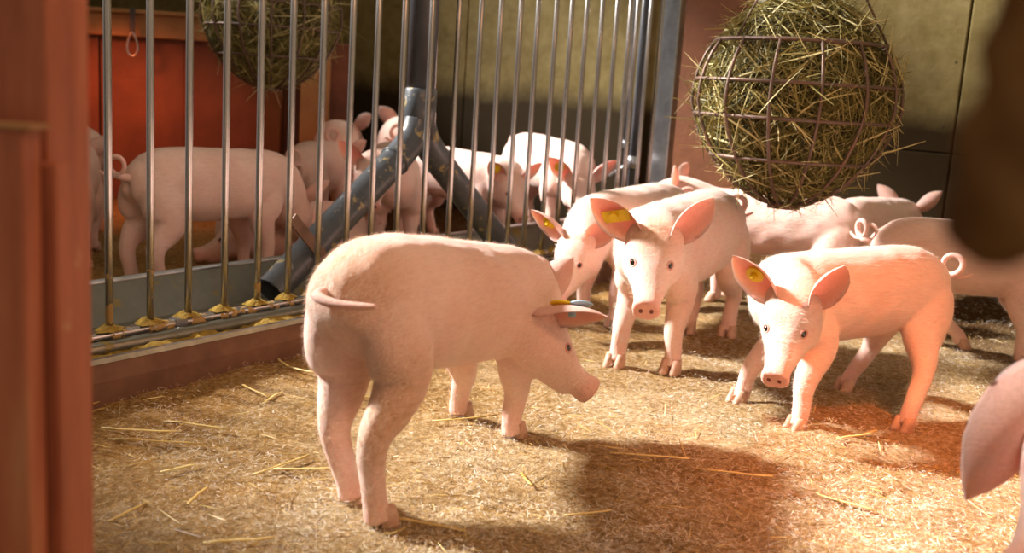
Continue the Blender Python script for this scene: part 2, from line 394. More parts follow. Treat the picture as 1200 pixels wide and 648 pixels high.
# fence
fence = tag(empty('pen_fence', tuple(fpos(0, -.11, 0)), atan2(FD[1], FD[0])), 'galvanised steel bar fence standing in the feed trough', 'fence')
bar_s = [-.16, -.077, .006] + [float((on_fence(px, 30, -.11) - FA) @ FD) for px in
         (125, 175.5, 222, 266.5, 306.7, 344.3, 380, 414.5, 444, 474, 506, 537, 563.7, 586.7, 609, 630, 651, 669, 687, 704.5, 722, 738)] + [1.985, 2.07, 2.15]
bar_me = MB().tube([(0, 0, .088), (0, 0, .3), (0, 0, .6), (0, 0, 1.18)], .0068, 12).data('bar')
for s in bar_s: obj('bar', bar_me, BAR, fence, (s, random.uniform(-.0015, .0015), 0), random.uniform(0, 6))
obj('bottom_rail', MB().box(((S0 + 2.2) / 2, .002, .080), ((2.2 - S0) / 2, .012, .008), bev=.005).data('bottom_rail'), BAR, fence)
obj('front_rail', MB().tube([(S0, -.022, .064), (2.2, -.022, .064)], .0135, 14).data('front_rail'), TROUGH, fence)
obj('top_rail', MB().box(((S0 + 2.2) / 2, 0, 1.18), ((2.2 - S0) / 2, .02, .02), bev=.004).data('top_rail', False), STEEL, fence)
obj('end_post', MB().box((2.245, 0, .62), (.022, .03, .62), bev=.004).data('end_post', False), STEEL, fence)
obj('rail_support', MB().box((2.0, 0, .03), (.012, .02, .06)).data('rail_support', False), STEEL, fence)
obj('rail_support', MB().box((.25, 0, .04), (.012, .012, .05)).data('rail_support', False), STEEL, fence)
for s in bar_s:
    me = MB(); k = 18
    v = []; f = []
    for i in range(k):
        a = 2 * pi * i / k; r = .017 * random.uniform(.7, 1.4); v.append((r * 1.5 * cos(a), r * sin(a), .089))
    for i in range(k):
        a = 2 * pi * i / k; r = .009 * random.uniform(.8, 1.2); v.append((r * cos(a), r * sin(a), .098 + random.uniform(-.002, .003)))
    f = [(i, (i + 1) % k, k + (i + 1) % k, k + i) for i in range(k)] + [tuple(range(k, 2 * k))]
    obj('feed_crust', mesh_data('feed_crust', v, f), FEED, fence, (s, .002, 0))
def feed(name, o0, o1, z, label, s0=S0 + .02, s1=2.2, thr=-.15):
    v = []; f = []; ns = 260; no = 7
    for i in range(ns + 1):
        for j in range(no + 1):
            s = s0 + (s1 - s0) * i / ns; o = o0 + (o1 - o0) * j / no
            h = z + .012 * noise.noise(Vector((s * 14, o * 30, 1.7))) + .006 * noise.noise(Vector((s * 60, o * 60, 4.)))
            v.append((s, -o, h))
    for i in range(ns):
        for j in range(no):
            q = i * (no + 1) + j; f.append((q, q + 1, q + no + 2, q + no + 1))
    o = obj(name, mesh_data(name, v, f), FEED, None, tuple(fpos(0, 0, 0)), atan2(FD[1], FD[0]))
    return tag(o, label, 'feed', kind='stuff')
feed('feed_mash', -.022, -.082, .061, 'yellow feed mash lying along the front lip of the trough')
feed('feed_scraps', -.11, -.30, .022, 'thin yellow feed scraps on the trough floor behind the bars')

# inverted-Y feed pipe
J = on_fence(491, 158, -.2); Lp = on_fence(317, 342, -.2); Rp = on_fence(592, 292, -.2)
fp = tag(empty('feed_pipe', (J[0], J[1], 0)), 'dark plastic feed pipe forking into two spouts over the trough', 'pipe')
def rel(p): return np.array(p) - np.array([J[0], J[1], 0])
PR = .036
obj('down_pipe', MB().tube([rel([J[0], J[1], J[2] + .06]), rel([J[0], J[1], 1.5])], PR, 24).data('down_pipe'), PIPE_CLEAN, fp)
obj('coupling', MB().tube([rel([J[0], J[1], J[2] + .115]), rel([J[0], J[1], J[2] + .11]), rel([J[0], J[1], J[2] - .01])], [PR, PR + .004, PR + .004], 24).data('coupling'), PIPE, fp)
for nm, E_ in (('spout', Lp), ('spout', Rp)):
    d = nrm(E_ - J); top = J + np.array([0, 0, .05])
    pts = catmull([top, J + d * .03 + np.array([0, 0, .012]), J + d * .09, J + d * .2, E_], 6)
    mb = MB(); v, f = tube_mesh([rel(p) for p in pts], PR, 24, False); mb.add(v, f)
    v, f = tube_mesh([rel(E_), rel(E_ - d * .05)], PR - .005, 24, False); mb.add(v, f)
    sp = obj(nm, mb.data('spout'), PIPE, fp)
    obj('joint_ring', MB().tube([rel(J + d * .105), rel(J + d * .112)], PR + .003, 24).data('joint_ring'), PIPE, sp)
br = on_fence(362, 280, -.155); bx = nrm(FD * .72 + np.array([0, 0, -.70]))
obj('bracket', MB().box(rel(br), (.07, .003, .013), (bx, -FN, np.cross(bx, -FN)), bev=.001).data('bracket', False), RUST, fp)
# thin black pipe by the end post, and a pale conduit on the wall
wp = tag(empty('water_pipe', tuple(fpos(2.13, -.16, 0))), 'thin black water pipe standing next to the fence end post', 'pipe')
obj('tube', MB().tube([(0, 0, 0), (0, 0, 1.3)], .014, 14).data('tube'), PIPE_CLEAN, wp)
nz = obj('drinker_nipple', MB().tube([(0, 0, .33), tuple(-FN * .05 + np.array([0, 0, .30])), tuple(-FN * .085 + np.array([0, 0, .275]))], [.009, .008, .005], 10).data('drinker_nipple'), STEEL, wp)
obj('clamp', MB().tube([(0, 0, .31), (0, 0, .35)], .018, 14).data('clamp'), STEEL, wp)
cp = W0 + FN * -.42 - FD * .02
cd = tag(empty('wall_conduit', (cp[0], cp[1], 0)), 'pale steel conduit running up the concrete wall behind the fence', 'conduit')
obj('tube', MB().tube([(0, 0, 0), (0, 0, 1.9)], .012, 12).data('tube'), STEEL, cd)
for z in (.35, 1.0): obj('clip', MB().box((0, 0, z), (.02, .016, .012), (FN, FD, np.array([0, 0, 1.])), bev=.002).data('clip', False), STEEL, cd)

# ================================================================== PIGLETS
def ring_loft(stations, n=28, flat=2.0):
    """stations: (center, left vec, up vec, half width, half height up, half height down)"""
    v = []; f = []
    for c, l, u, w, hu, hd in stations:
        for k in range(n):
            a = 2 * pi * k / n; ca, sa = cos(a), sin(a)
            e = 2.0 / flat
            x = math.copysign(abs(ca) ** e, ca); y = math.copysign(abs(sa) ** e, sa)
            v.append(c + l * w * x + u * (hu if y > 0 else hd) * y)
    m = len(stations)
    for i in range(m - 1):
        for k in range(n): f.append((i * n + k, i * n + (k + 1) % n, (i + 1) * n + (k + 1) % n, (i + 1) * n + k))
    f.append(tuple(range(n))[::-1]); f.append(tuple((m - 1) * n + k for k in range(n)))
    return v, f
def ellipsoid(c, ax, r, nu=14, nv=10):
    v = [c + ax[2] * r[2]]; f = []
    for j in range(1, nv):
        p = pi * j / nv
        for k in range(nu):
            a = 2 * pi * k / nu
            v.append(c + ax[0] * r[0] * sin(p) * cos(a) + ax[1] * r[1] * sin(p) * sin(a) + ax[2] * r[2] * cos(p))
    v.append(c - ax[2] * r[2]); L = len(v) - 1
    for k in range(nu):
        f.append((0, 1 + k, 1 + (k + 1) % nu)); f.append((L, L - nu + (k + 1) % nu, L - nu + k))
    for j in range(nv - 2):
        for k in range(nu):
            a = 1 + j * nu; f.append((a + k, a + nu + k, a + nu + (k + 1) % nu, a + (k + 1) % nu))
    return v, f
def fuse(parts, voxel, iters):
    mb = MB()
    for v, f in parts: mb.add(v, f)
    me = mb.data('tmp', False)
    bm = bmesh.new(); bm.from_mesh(me)
    bmesh.ops.recalc_face_normals(bm, faces=bm.faces[:]); bm.to_mesh(me); bm.free()
    o = bpy.data.objects.new('tmp', me); COL.objects.link(o)
    r = o.modifiers.new('r', 'REMESH'); r.mode = 'VOXEL'; r.voxel_size = voxel; r.adaptivity = 0
    s = o.modifiers.new('s', 'SMOOTH'); s.factor = .5; s.iterations = iters
    dg = bpy.context.evaluated_depsgraph_get(); dg.update()
    out = bpy.data.meshes.new_from_object(o.evaluated_get(dg))
    bpy.data.objects.remove(o); bpy.data.meshes.remove(me)
    vv = np.zeros(len(out.vertices) * 3); out.vertices.foreach_get('co', vv)
    ff = [tuple(p.vertices) for p in out.polygons]
    bpy.data.meshes.remove(out)
    return vv.reshape(-1, 3), ff
def ear_mesh(base, T, Nn, L, W, s):
    T = nrm(T); Nn = nrm(np.array(Nn) - T * (np.array(Nn) @ T)); Wd = np.cross(Nn, T)
    nu, nv = 16, 12; us = np.linspace(-.14, 1, nu)
    prof = np.interp(us, [-.14, 0, .12, .28, .45, .62, .8, .92, 1], [.50, .68, .85, .98, 1.0, .88, .58, .28, .02])
    cup = np.interp(us, [-.14, 0, .3, .7, 1], [1.05, 1.0, .7, .5, .3])
    front = []; back = []
    for u, w, c in zip(us, prof, cup):
        for j in range(nv + 1):
            q = -1 + 2 * j / nv
            p = base + T * L * u + Wd * W * .5 * w * q * (1 - .22 * c * q * q) + Nn * (W * .5 * w * c * q * q * .9 + .10 * L * max(u, 0) ** 2 - .05 * L * sin(pi * max(u, 0)))
            th = s * (.0035 if u < .9 else .002) * (1 - .6 * q * q)
            front.append(p); back.append(p - Nn * (th + .001 * s) - Wd * q * .001 * s)
    k = nv + 1; v = front + back; o = len(front); f = []
    for i in range(nu - 1):
        for j in range(nv):
            a = i * k + j; f.append((a, a + 1, a + k + 1, a + k)); f.append((o + a, o + a + k, o + a + k + 1, o + a + 1))
    for i in range(nu - 1):
        for j in (0, nv):
            a = i * k + j; q = (a, a + k, o + a + k, o + a); f.append(q if j == 0 else q[::-1])
    for i in (0, nu - 1):
        for j in range(nv):
            a = i * k + j; q = (a, a + 1, o + a + 1, o + a); f.append(q[::-1] if i == 0 else q)
    qs = np.tile(np.abs(np.linspace(-1, 1, nv + 1)), nu); uu = np.repeat(us, nv + 1)
    rim = np.clip(1.15 - .9 * np.maximum(qs ** 5, np.clip(uu, 0, 1) ** 6), .15, 1)
    inner = list(rim * .95) + [.3] * o
    # tint: pink inside, paler at the rim
    return v, f, inner, (T, Nn, Wd)

def piglet(label, feet=None, center=None, heading=None, s=1.0, head=(0, 20, 0), hoff=(0, 0, 0), ears=None, ear_len=.105, ear_w=.082,
           tail='curl', bend=0., lie=0., pitch=0., fat=1.0, voxel=.0055, hair=0, tags=(), stain=.25, face=True, stub=False,
           cat='piglet', headscale=.82, tailpts=None, lx=1.0, nosepx=None, crownk=.9, leg=1.0, rz=0.):
    """feet: world (x,y) for RL, RR, FL, FR.  head: (azimuth of the face in degrees clockwise from +Y, pitch down, roll)"""
    DF = {'RL': (-.185, .058), 'RR': (-.185, -.058), 'FL': (.15, .052), 'FR': (.15, -.052)}
    if feet:
        P = {k: np.array(p, float) for k, p in zip(('RL', 'RR', 'FL', 'FR'), feet)}
        rm = (P['RL'] + P['RR']) / 2; fm = (P['FL'] + P['FR']) / 2; hd = nrm(fm - rm); c = (rm + fm) / 2 + hd * .0175 * s
        if heading is not None: hd = nrm(np.array(heading, float))
        if center is not None: c = np.array(center, float)
    else:
        hd = nrm(np.array(heading, float)); c = np.array(center, float)
    lf = np.array([-hd[1], hd[0]])
    loc = {}
    for k, (a, b) in DF.items():
        if feet: d = P[k] - c; loc[k] = np.array([d @ hd, d @ lf])
        else: loc[k] = np.array([a * s * lx + random.uniform(-.015, .015), b * s])
    az_body = math.degrees(atan2(hd[0], hd[1]))
    yaw = radians(az_body - head[0]); pt = radians(head[1]); rl = radians(head[2])
    while yaw > pi: yaw -= 2 * pi
    while yaw < -pi: yaw += 2 * pi
    hf = np.array([cos(yaw) * cos(pt), sin(yaw) * cos(pt), -sin(pt)]); hl = np.array([-sin(yaw), cos(yaw), 0]); hu = np.cross(hf, hl)
    hl, hu = hl * cos(rl) + hu * sin(rl), hu * cos(rl) - hl * sin(rl)
    zl = -lie * s
    def sp(x_):            # spine lateral bend, pitch and arch
        x = x_ * lx
        return np.array([x * s, bend * s * (x + .05) ** 2 * np.sign(x + .05) * 4, zl + pitch * x * s + rz * s * max(0, -x / .25)])
    ST = [(-.254, .278, .014, .016, .020), (-.246, .276, .036, .038, .040), (-.222, .268, .058, .070, .056), (-.18, .259, .072, .090, .072), (-.11, .252, .079, .100, .084),
          (-.03, .247, .084, .102, .090), (.06, .245, .083, .100, .090), (.13, .247, .078, .097, .086), (.185, .253, .070, .087, .082)]
    stations = []
    pos = [sp(a[0]) + np.array([0, 0, a[1] * s]) for a in ST]
    S_end = pos[-1]; fwd = nrm(pos[-1] - pos[-2])
    hb = S_end + (fwd * .075 + hf * .055 + np.array([0, 0, .012])) * s + np.array(hoff) * s
    hs = s * headscale
    if nosepx:
        q = at_depth(*nosepx) - np.array([c[0], c[1], 0]); q = np.array([q[:2] @ hd, q[:2] @ lf, q[2]])
        hb = q - (hf * .2 - hu * .025) * hs
    p1 = S_end + fwd * .05 * s; p2 = hb - hf * .03 * s
    npos = []; nr = []
    for t in (.3, .6, .85, 1.):
        q = (1 - t) ** 3 * S_end + 3 * (1 - t) ** 2 * t * p1 + 3 * (1 - t) * t * t * p2 + t ** 3 * (hb + hf * .02 * s)
        npos.append(q); nr.append((.070 + (.058 - .070) * t, .087 + (.060 - .087) * t, .082 + (.062 - .082) * t))
    allp = pos + npos; allr = [(a[2] * fat, a[3], a[4] * (1 + (fat - 1) * .6)) for a in ST] + nr
    fine = catmull([np.concatenate([p, r]) for p, r in zip(allp, allr)], 3)
    for i, q in enumerate(fine):
        a = fine[max(i - 1, 0)][:3]; b = fine[min(i + 1, len(fine) - 1)][:3]; t = nrm(b - a)
        l = nrm(np.cross(np.array([0, 0, 1.]), t)); u = np.cross(t, l)
        stations.append((q[:3], l, u, max(q[3], .01) * s, max(q[4], .01) * s, max(q[5], .01) * s))
    parts = [ring_loft(stations, 28, 2.15)]
    # head
    def hp(x, y, z): return hb + (hf * x + hl * y + hu * z) * hs
    HS = [(-.035, 0, .045, .05, .05), (-.01, .0, .060, .063, .058), (.025, .0, .068, .066, .064), (.06, -.003, .066, .058, .062), (.09, -.008, .055, .044, .054), (.118, -.014, .042, .034, .044),
          (.145, -.020, .034, .028, .034), (.172, -.024, .0305, .027, .028), (.188, -.025, .032, .030, .028), (.196, -.025, .033, .031, .028), (.2, -.025, .030, .028, .025)]
    fineh = catmull([np.array(h) for h in HS], 3)
    parts.append(ring_loft([(hp(h[0], 0, h[1]), hl, hu, h[2] * hs, h[3] * hs, h[4] * hs) for h in fineh], 28, 2.2))
    jaw = catmull([np.array(h) for h in [(.04, -.04, .045, .03, .03), (.09, -.046, .036, .022, .022), (.135, -.052, .024, .015, .014), (.160, -.054, .014, .009, .008)]], 3)
    parts.append(ring_loft([(hp(h[0], 0, h[1]), hl, hu, h[2] * hs, h[3] * hs, h[4] * hs) for h in jaw], 20))
    for sg in (1, -1):
        parts.append(ellipsoid(hp(.045, sg * .036, -.022), (hf, hl, hu), (.05 * hs, .034 * hs, .042 * hs)))
    # legs
    hoof_list = []
    for k, (a, b) in DF.items():
        sg = 1 if k[1] == 'L' else -1; ft = loc[k]
        dx = ft - np.array([a * lx, b]) * s
        if k[0] == 'F':
            J_ = [(.155, .036, .250), (.142, .048, .190), (.128, .050, .150), (.150, .050, .088), (.148, .051, .036), (.152, .052, .012)]
            wt = [0, .08, .25, .72, .98, 1]; rr = [(.056, .036), (.050, .036), (.037, .030), (.0225, .0205), (.0180, .0168), (.0205, .0195)]
        else:
            J_ = [(-.188, .036, .262), (-.180, .044, .212), (-.172, .050, .162), (-.208, .053, .106), (-.194, .056, .040), (-.187, .058, .012)]
            wt = [0, .06, .22, .66, .97, 1]; rr = [(.058, .036), (.064, .041), (.050, .034), (.0245, .0205), (.0182, .0170), (.0205, .0195)]
        pts = []
        for q, w_ in zip(J_, wt):
            base = sp(q[0]); base = np.array([base[0], base[1] + sg * q[1] * s, q[2] * s + base[2] * (1 - w_)])
            pts.append(base + np.array([dx[0], dx[1], 0]) * w_)
        yb = sp(J_[0][0])[1]
        for i_, w_ in enumerate(wt): pts[i_][1] -= yb * w_
        if lie:
            for i_, w_ in enumerate(wt): pts[i_][2] = max(pts[i_][2], .02 * s)
        fine_l = catmull([np.concatenate([p, np.array(r) * s]) for p, r in zip(pts, rr)], 4)
        parts.append(tube_mesh([q[:3] for q in fine_l], [(q[3], q[4]) for q in fine_l], 18, True, hint=(1, 0, 0)))
        hoof_list.append(pts[-1])
    V, Fc = fuse(parts, voxel, 7)
    nb = len(V)
    # cleft between the hams, soft folds of skin
    cl = np.exp(-(V[:, 1] / (.010 * s)) ** 2) * np.clip((-V[:, 0] / (s * lx) - .19) / .04, 0, 1) * np.clip((.275 * s + zl - V[:, 2]) / (.02 * s), 0, 1) * np.clip((V[:, 2] - .15 * s - zl) / (.03 * s), 0, 1)
    V[:, 0] += cl * .014 * s
    V += np.array([[noise.noise(Vector(p) * 26 / s), noise.noise(Vector(p) * 26 / s + Vector((9, 0, 0))), noise.noise(Vector(p) * 26 / s + Vector((0, 9, 0)))] for p in V]) * .0022 * s
    tint = np.zeros((nb, 3))
    nose = hp(.2, 0, -.025); d = np.linalg.norm(V - nose, axis=1) / hs
    tint[:, 0] = np.clip(1.25 - d / .045, 0, .75)
    tint[:, 0] = np.maximum(tint[:, 0], np.clip(.5 - V[:, 2] / (.16 * s), 0, .3))
    if stain:
        nz = np.array([noise.noise(Vector(p) * 7 / s + Vector((s * 50, 0, 0))) for p in V])
        rump = np.clip((-V[:, 0] / s - .02) / .2, 0, 1); lowz = np.clip(1.1 - V[:, 2] / (.30 * s), 0, 1)
        crown = np.clip(1.2 - np.linalg.norm(V - hp(.03, 0, .06), axis=1) / (.06 * hs), 0, 1)
        tint[:, 1] = np.clip(stain * ((.35 + nz) * (rump + .3) + crownk * crown + .2 * lowz * (nz > .05)), 0, .9)
    verts = [V]; faces = list(Fc); off = nb; tints = [tint]
    # ears
    eframes = []
    E = ears or (((-.10, .72, .62), (.95, .25, .1)), ((-.10, -.72, .62), (.95, -.25, .1)))
    for i, sg in enumerate((1, -1)):
        T, Nn = E[i][0], E[i][1]
        Tw = hf * T[0] + hl * T[1] + hu * T[2]; Nw = hf * Nn[0] + hl * Nn[1] + hu * Nn[2]
        eb = hp(.004, sg * .046, .047)
        v, f, inn, fr = ear_mesh(eb, Tw, Nw, ear_len * hs, ear_w * hs, hs)
        eframes.append((eb, fr, ear_len * hs))
        tt = np.zeros((len(v), 3)); inn = np.array(inn); tt[:, 0] = inn * .7; tt[:, 2] = 1
        verts.append(np.array(v)); tints.append(tt); faces += [tuple(q + off for q in p) for p in f]; off += len(v)
    # tail
    tb = sp(-.255) + np.array([0, 0, .275 * s])
    if tailpts is not None: tp = [tb + np.array([.02 * s, 0, -.004])] + [tb + np.array(q) * s for q in tailpts]
    elif tail == 'curl':
        tp = [tb + np.array([.02, 0, 0]) * s] + [tb + np.array([-.012 - .022 * i / 14 - .012 * sin(i * .5), .026 * sin(i * .52) + .002 * i, .006 + .024 * (1 - cos(i * .52))]) * s for i in range(15)]
    else:
        tp = [tb + np.array(q) * s for q in [(.02, 0, 0), (-.015, 0, .005), (-.035, .004, -.02), (-.04, .01, -.06), (-.035, .012, -.09)]]
    tp = catmull(tp, 4); rad = np.interp(np.linspace(0, 1, len(tp)), [0, .15, .8, 1], [.0105, .0075, .005, .003]) * s
    v, f = tube_mesh(tp, list(rad), 10)
    tt = np.zeros((len(v), 3)); tt[:, 0] = .25
    verts.append(np.array(v)); tints.append(tt); faces += [tuple(q + off for q in p) for p in f]; off += len(v)
    verts = np.concatenate(verts); tints = np.concatenate(tints)
    me = mesh_data('body', verts, faces)
    ca = me.color_attributes.new('tint', 'FLOAT_COLOR', 'POINT')
    ca.data.foreach_set('color', np.concatenate([tints, np.ones((len(tints), 1))], 1).ravel().astype(np.float32))
    root = tag(empty('piglet', (c[0], c[1], 0), atan2(hd[1], hd[0])), label, cat, 'pink piglets in the two straw pens')
    obj('body', me, PIG, root)
    # hooves
    for hpz in hoof_list:
        mb = MB(); up = .018 * s if not lie else .012
        for q in (1, -1):
            cc = np.array([hpz[0] + .004 * s, hpz[1] + q * .0115 * s, max(hpz[2] - .012 * s, 0)])
            st = []
            for z, r, xo in ((0., .0125, .006), (.006, .013, .005), (.018, .0115, .001), (.030, .0095, -.002)):
                st.append((cc + np.array([xo * s, 0, z * s]), np.array([0, 1., 0]), np.array([1., 0, 0]), r * .86 * s, r * 1.42 * s, r * 1.2 * s))
            mb.add(*ring_loft(st, 12))
        obj('hoof', mb.data('hoof'), HOOF, root)
    # eyes and nostrils sit on the surface
    if face:
        bvh = BVHTree.FromPolygons([tuple(p) for p in V], Fc)
        for sg in (1, -1):
            o_ = hp(.16, sg * .11, .055); dr = nrm(hp(.080, sg * .030, .014) - o_)
            hit, nn, _, _ = bvh.ray_cast(Vector(o_), Vector(dr))
            if hit:
                nn = np.array(nn); hit = np.array(hit); c2 = hit - nn * .0030 * hs
                a2 = nrm(hf - nn * (hf @ nn)); a3 = np.cross(nn, a2)
                e = obj('eye', mesh_data('eye', *ellipsoid(c2, (a2, a3, nn), (.0086 * hs, .0068 * hs, .0062 * hs), 16, 12)), EYE, root)
                ring = []
                for q in range(25):
                    a = 2 * pi * q / 24; ring.append(hit - nn * .0008 * hs + a2 * .0096 * hs * cos(a) + a3 * .0074 * hs * sin(a))
                obj('eyelid', mesh_data('eyelid', *tube_mesh(ring, .0023 * hs, 8, False, hint=nn)), LID, e)
            o_ = hp(.26, sg * .0115, -.022); hit, nn, _, _ = bvh.ray_cast(Vector(o_), Vector(-hf))
            if hit:
                c2 = np.array(hit) - hf * .0012 * hs
                obj('nostril', mesh_data('nostril', *ellipsoid(c2, (hl, hu, hf), (.0052 * hs, .0078 * hs, .0026 * hs), 12, 8)), NOSTRIL, root)  # flush dark disc painted as the shade inside the nostril
    for side, kind in tags:
        eb, (T, Nn, Wd), L = eframes[0 if side == 'L' else 1]
        ct = eb + T * L * .46 + Nn * .002 * s
        if kind == 'button':
            def disc(cn, r, h0, h1):
                return tube_mesh([cn + Nn * h0, cn + Nn * h1], r, 20, True)
            b = MB(); b.add(*disc(ct, .0175 * s, -.002, .0035)); t = obj('ear_tag', b.data('ear_tag', False), TAGY, root)
            b = MB(); b.add(*disc(ct, .0075 * s, .003, .010)); b.add(*disc(ct, .0045 * s, .009, .014)); obj('stud', b.data('stud', False), TAGY, t)
        elif kind == 'flap':
            b = MB()
            for q, w_ in ((0, .013),):
                b.box(ct + Nn * .004 * s - T * .004 * s, (.026 * s, w_ * s, .0012), (T * .6 + Wd * .8, nrm(np.cross(Nn, T * .6 + Wd * .8)), Nn), bev=.001)
            t = obj('ear_tag', b.data('ear_tag', False), TAGY, root)
            b = MB(); b.add(*tube_mesh([ct + Nn * .004, ct + Nn * .014], .0085 * s, 16)); obj('stud', b.data('stud', False), TAGY, t)
        elif kind == 'pair':
            for (du, m_, nm) in ((-.13, TAGY, 'ear_tag'), (.17, TAGB, 'ear_tag')):
                cc = eb + T * L * (.42 + du) - Nn * .009 * s + Wd * .004 * s
                v, f = ellipsoid(cc, (T, Wd, Nn), (.0195 * s, .013 * s, .0035 * s), 18, 8); obj(nm, mesh_data(nm, v, f), m_, root)
            obj('stud', mesh_data('stud', *tube_mesh([ct - Nn * .012, ct + Nn * .008], .006 * s, 12)), TAGB, root)
    if hair:
        tri = np.array([p[:3] for p in Fc]); A = V[tri[:, 0]]; B_ = V[tri[:, 1]]; C_ = V[tri[:, 2]]
        nn = np.cross(B_ - A, C_ - A); nn /= (np.linalg.norm(nn, axis=1, keepdims=True) + 1e-12)
        idx = RNG.integers(0, len(tri), hair); w = RNG.random((hair, 2)); p = A[idx] * (1 - w[:, :1]) + B_[idx] * w[:, :1] * .5 + C_[idx] * w[:, :1] * .5
        keep = np.linalg.norm(p - nose, axis=1) > .05 * hs; p = p[keep]; nh = nn[idx][keep]
        flow = np.array([-1., 0, -.35]) + RNG.normal(0, .28, (len(p), 3))
        flow -= nh * np.sum(flow * nh, 1, keepdims=True); flow /= np.linalg.norm(flow, axis=1, keepdims=True)
        Lh = RNG.uniform(.010, .024, (len(p), 1)) * s
        tip = p + (flow * .93 + nh * .22) * Lh; side = np.cross(flow, nh) * .00020
        hv = np.stack([p - side - nh * .001, p + side - nh * .001, tip], 1).reshape(-1, 3)
        hm = mesh_data('bristles', hv, np.arange(len(hv)).reshape(-1, 3), False)
        tag(obj('bristles', hm, HAIR, root), kind='stuff')
    return root

LE = lambda T, Nn: (T, Nn)
# A: nearest, seen from behind, head turned right and lowered
piglet('large piglet nearest the camera, rump towards us, head turned right', feet=[(-.192, 1.287), (-.146, 1.221), (-.074, 1.67), (.016, 1.579)], s=.96, lx=1.17, pitch=-.13,
       head=(80, 36, 0), nosepx=(692, 460, 1.58), ears=(((.15, .3, .9), (.3, .9, 0)), ((.72, -.5, .66), (.25, -.45, -.8))), ear_len=.125, bend=-.12, voxel=.0045, hair=15000, headscale=.84,
       tags=(('R', 'pair'),), stain=.75, tailpts=[(-.02, -.004, -.002), (-.03, -.03, -.006), (-.028, -.062, -.006), (-.024, -.088, -.004)])
# B: middle, facing us
piglet('piglet facing the camera with yellow ear tag, in the middle of the pen', feet=[(.518, 2.403), (.426, 2.422), (.336, 2.046), (.225, 2.066)], s=1.0, lx=1.12,
       head=(190, 32, 0), nosepx=(757, 366, 1.80), voxel=.0048, hair=11000, tags=(('R', 'flap'),), stain=.4, crownk=2.0, ear_len=.125, ear_w=.098, headscale=.82,
       ears=(((-.10, .55, .80), (.85, .45, .1)), ((-.10, -.78, .55), (.95, -.15, .1))))
# D: right front
piglet('small piglet at right front with round yellow ear tag, head lowered', feet=[(.705, 1.754), (.673, 1.993), (.508, 1.716), (.439, 1.864)], s=.87, center=(.628, 1.875), heading=(-.86, -.46),
       head=(207, 40, 0), nosepx=(907, 448, 1.60), voxel=.0045, hair=11000, tags=(('R', 'button'),), stain=.2, ear_len=.13, ear_w=.098, headscale=.84,
       ears=(((-.10, .45, .85), (.75, .6, .1)), ((-.10, -.62, .75), (.95, -.15, .1))))
# C: behind B on the left
piglet('piglet with yellow ear tag half hidden behind the two middle piglets', center=(.30, 2.60), heading=(-.55, -.83), s=.94, lx=1.08,
       head=(215, 40, 0), nosepx=(650, 352, 2.27), tags=(('R', 'button'),), stain=.3, hair=8000, ear_len=.125, ear_w=.09)
# E, F, H: back right
piglet('piglet in side view under the hay basket, rump to the right', center=(.71, 2.80), heading=(-.8, .5), s=.92, head=(290, 0, 0), stain=.3, hair=6000, tail='hang', hoff=(0, 0, .03))
piglet('piglet by the concrete wall, only back and ear tips showing', center=(1.04, 3.05), heading=(.6, .7), s=.86, head=(40, 10, 0), stain=.1, ear_len=.13)
piglet('piglet at the right edge, body running out of the picture', feet=[(1.0, 2.50), (1.088, 2.44), (1.25, 2.44), (1.165, 2.30)], center=(1.06, 2.40), heading=(1, -.12), s=.89, head=(100, 35, 0), stain=.3, hair=6000)
# P: foreground corner
piglet('out of focus piglet in the bottom right corner, ear poking in', center=(.70, 1.04), heading=(-.35, -.93), s=.9, head=(230, 30, 0), nosepx=(1200, 692, .80), stain=.1,
       ears=(((-.10, .72, .62), (.95, .25, .1)), ((.70, -.33, -.62), (-.3, -.9, -.1))), ear_len=.15, ear_w=.12, headscale=1.0)
# left pen
piglet('piglet in full side view behind the bars at left', center=(-.80, 2.71), heading=(FD[0], FD[1]), s=1.0, head=(30, 40, 0), hoff=(-.03, 0, -.05), stain=.25)
piglet('piglet rump next to the brown post behind the bars', center=(-1.24, 2.86), heading=(-.3, .95), s=.95, head=(-30, 20, 0), face=False)
piglet('pale piglet back far left in front of the red boards', center=(-1.55, 3.35), heading=(-1, .3), s=1.0, head=(-70, 20, 0), face=False)
piglet('piglet lying on the bedding behind the side-on piglet', center=(-.66, 3.08), heading=(-.85, -.3), s=.92, lx=.92, head=(255, 15, 0), nosepx=(228, 300, 2.93), lie=.155)
piglet('piglet seen from the rear with curled tail behind the bars', center=(-.69, 3.56), heading=(.05, 1), s=.95, head=(5, 20, 0), face=False)
piglet('piglet far back beside the pale upright', center=(-.72, 4.12), heading=(-.15, 1), s=1.1, head=(10, 0, 0), face=False)
piglet('piglet eating under the left arm of the feed pipe', center=(-.40, 3.30), heading=(.2, -.95), s=1.0, head=(172, 28, 0), nosepx=(436, 243, 2.93))
piglet('piglet standing behind the fork of the feed pipe', center=(-.47, 4.16), heading=(-.1, 1), s=1.18, head=(0, 0, 0), face=False)
piglet('piglet with yellow tag feeding between the bars right of the pipe', center=(-.20, 3.60), heading=(.75, -.6), s=.95, head=(150, 35, 0), nosepx=(612, 258, 3.28), tags=(('R', 'button'),))
piglet('white-backed piglet with tag facing us at the far end of the trough', center=(.10, 4.0), heading=(.42, -.8), s=1.08, head=(165, 30, 0), nosepx=(688, 258, 3.6), tags=(('R', 'button'),), ear_len=.13)

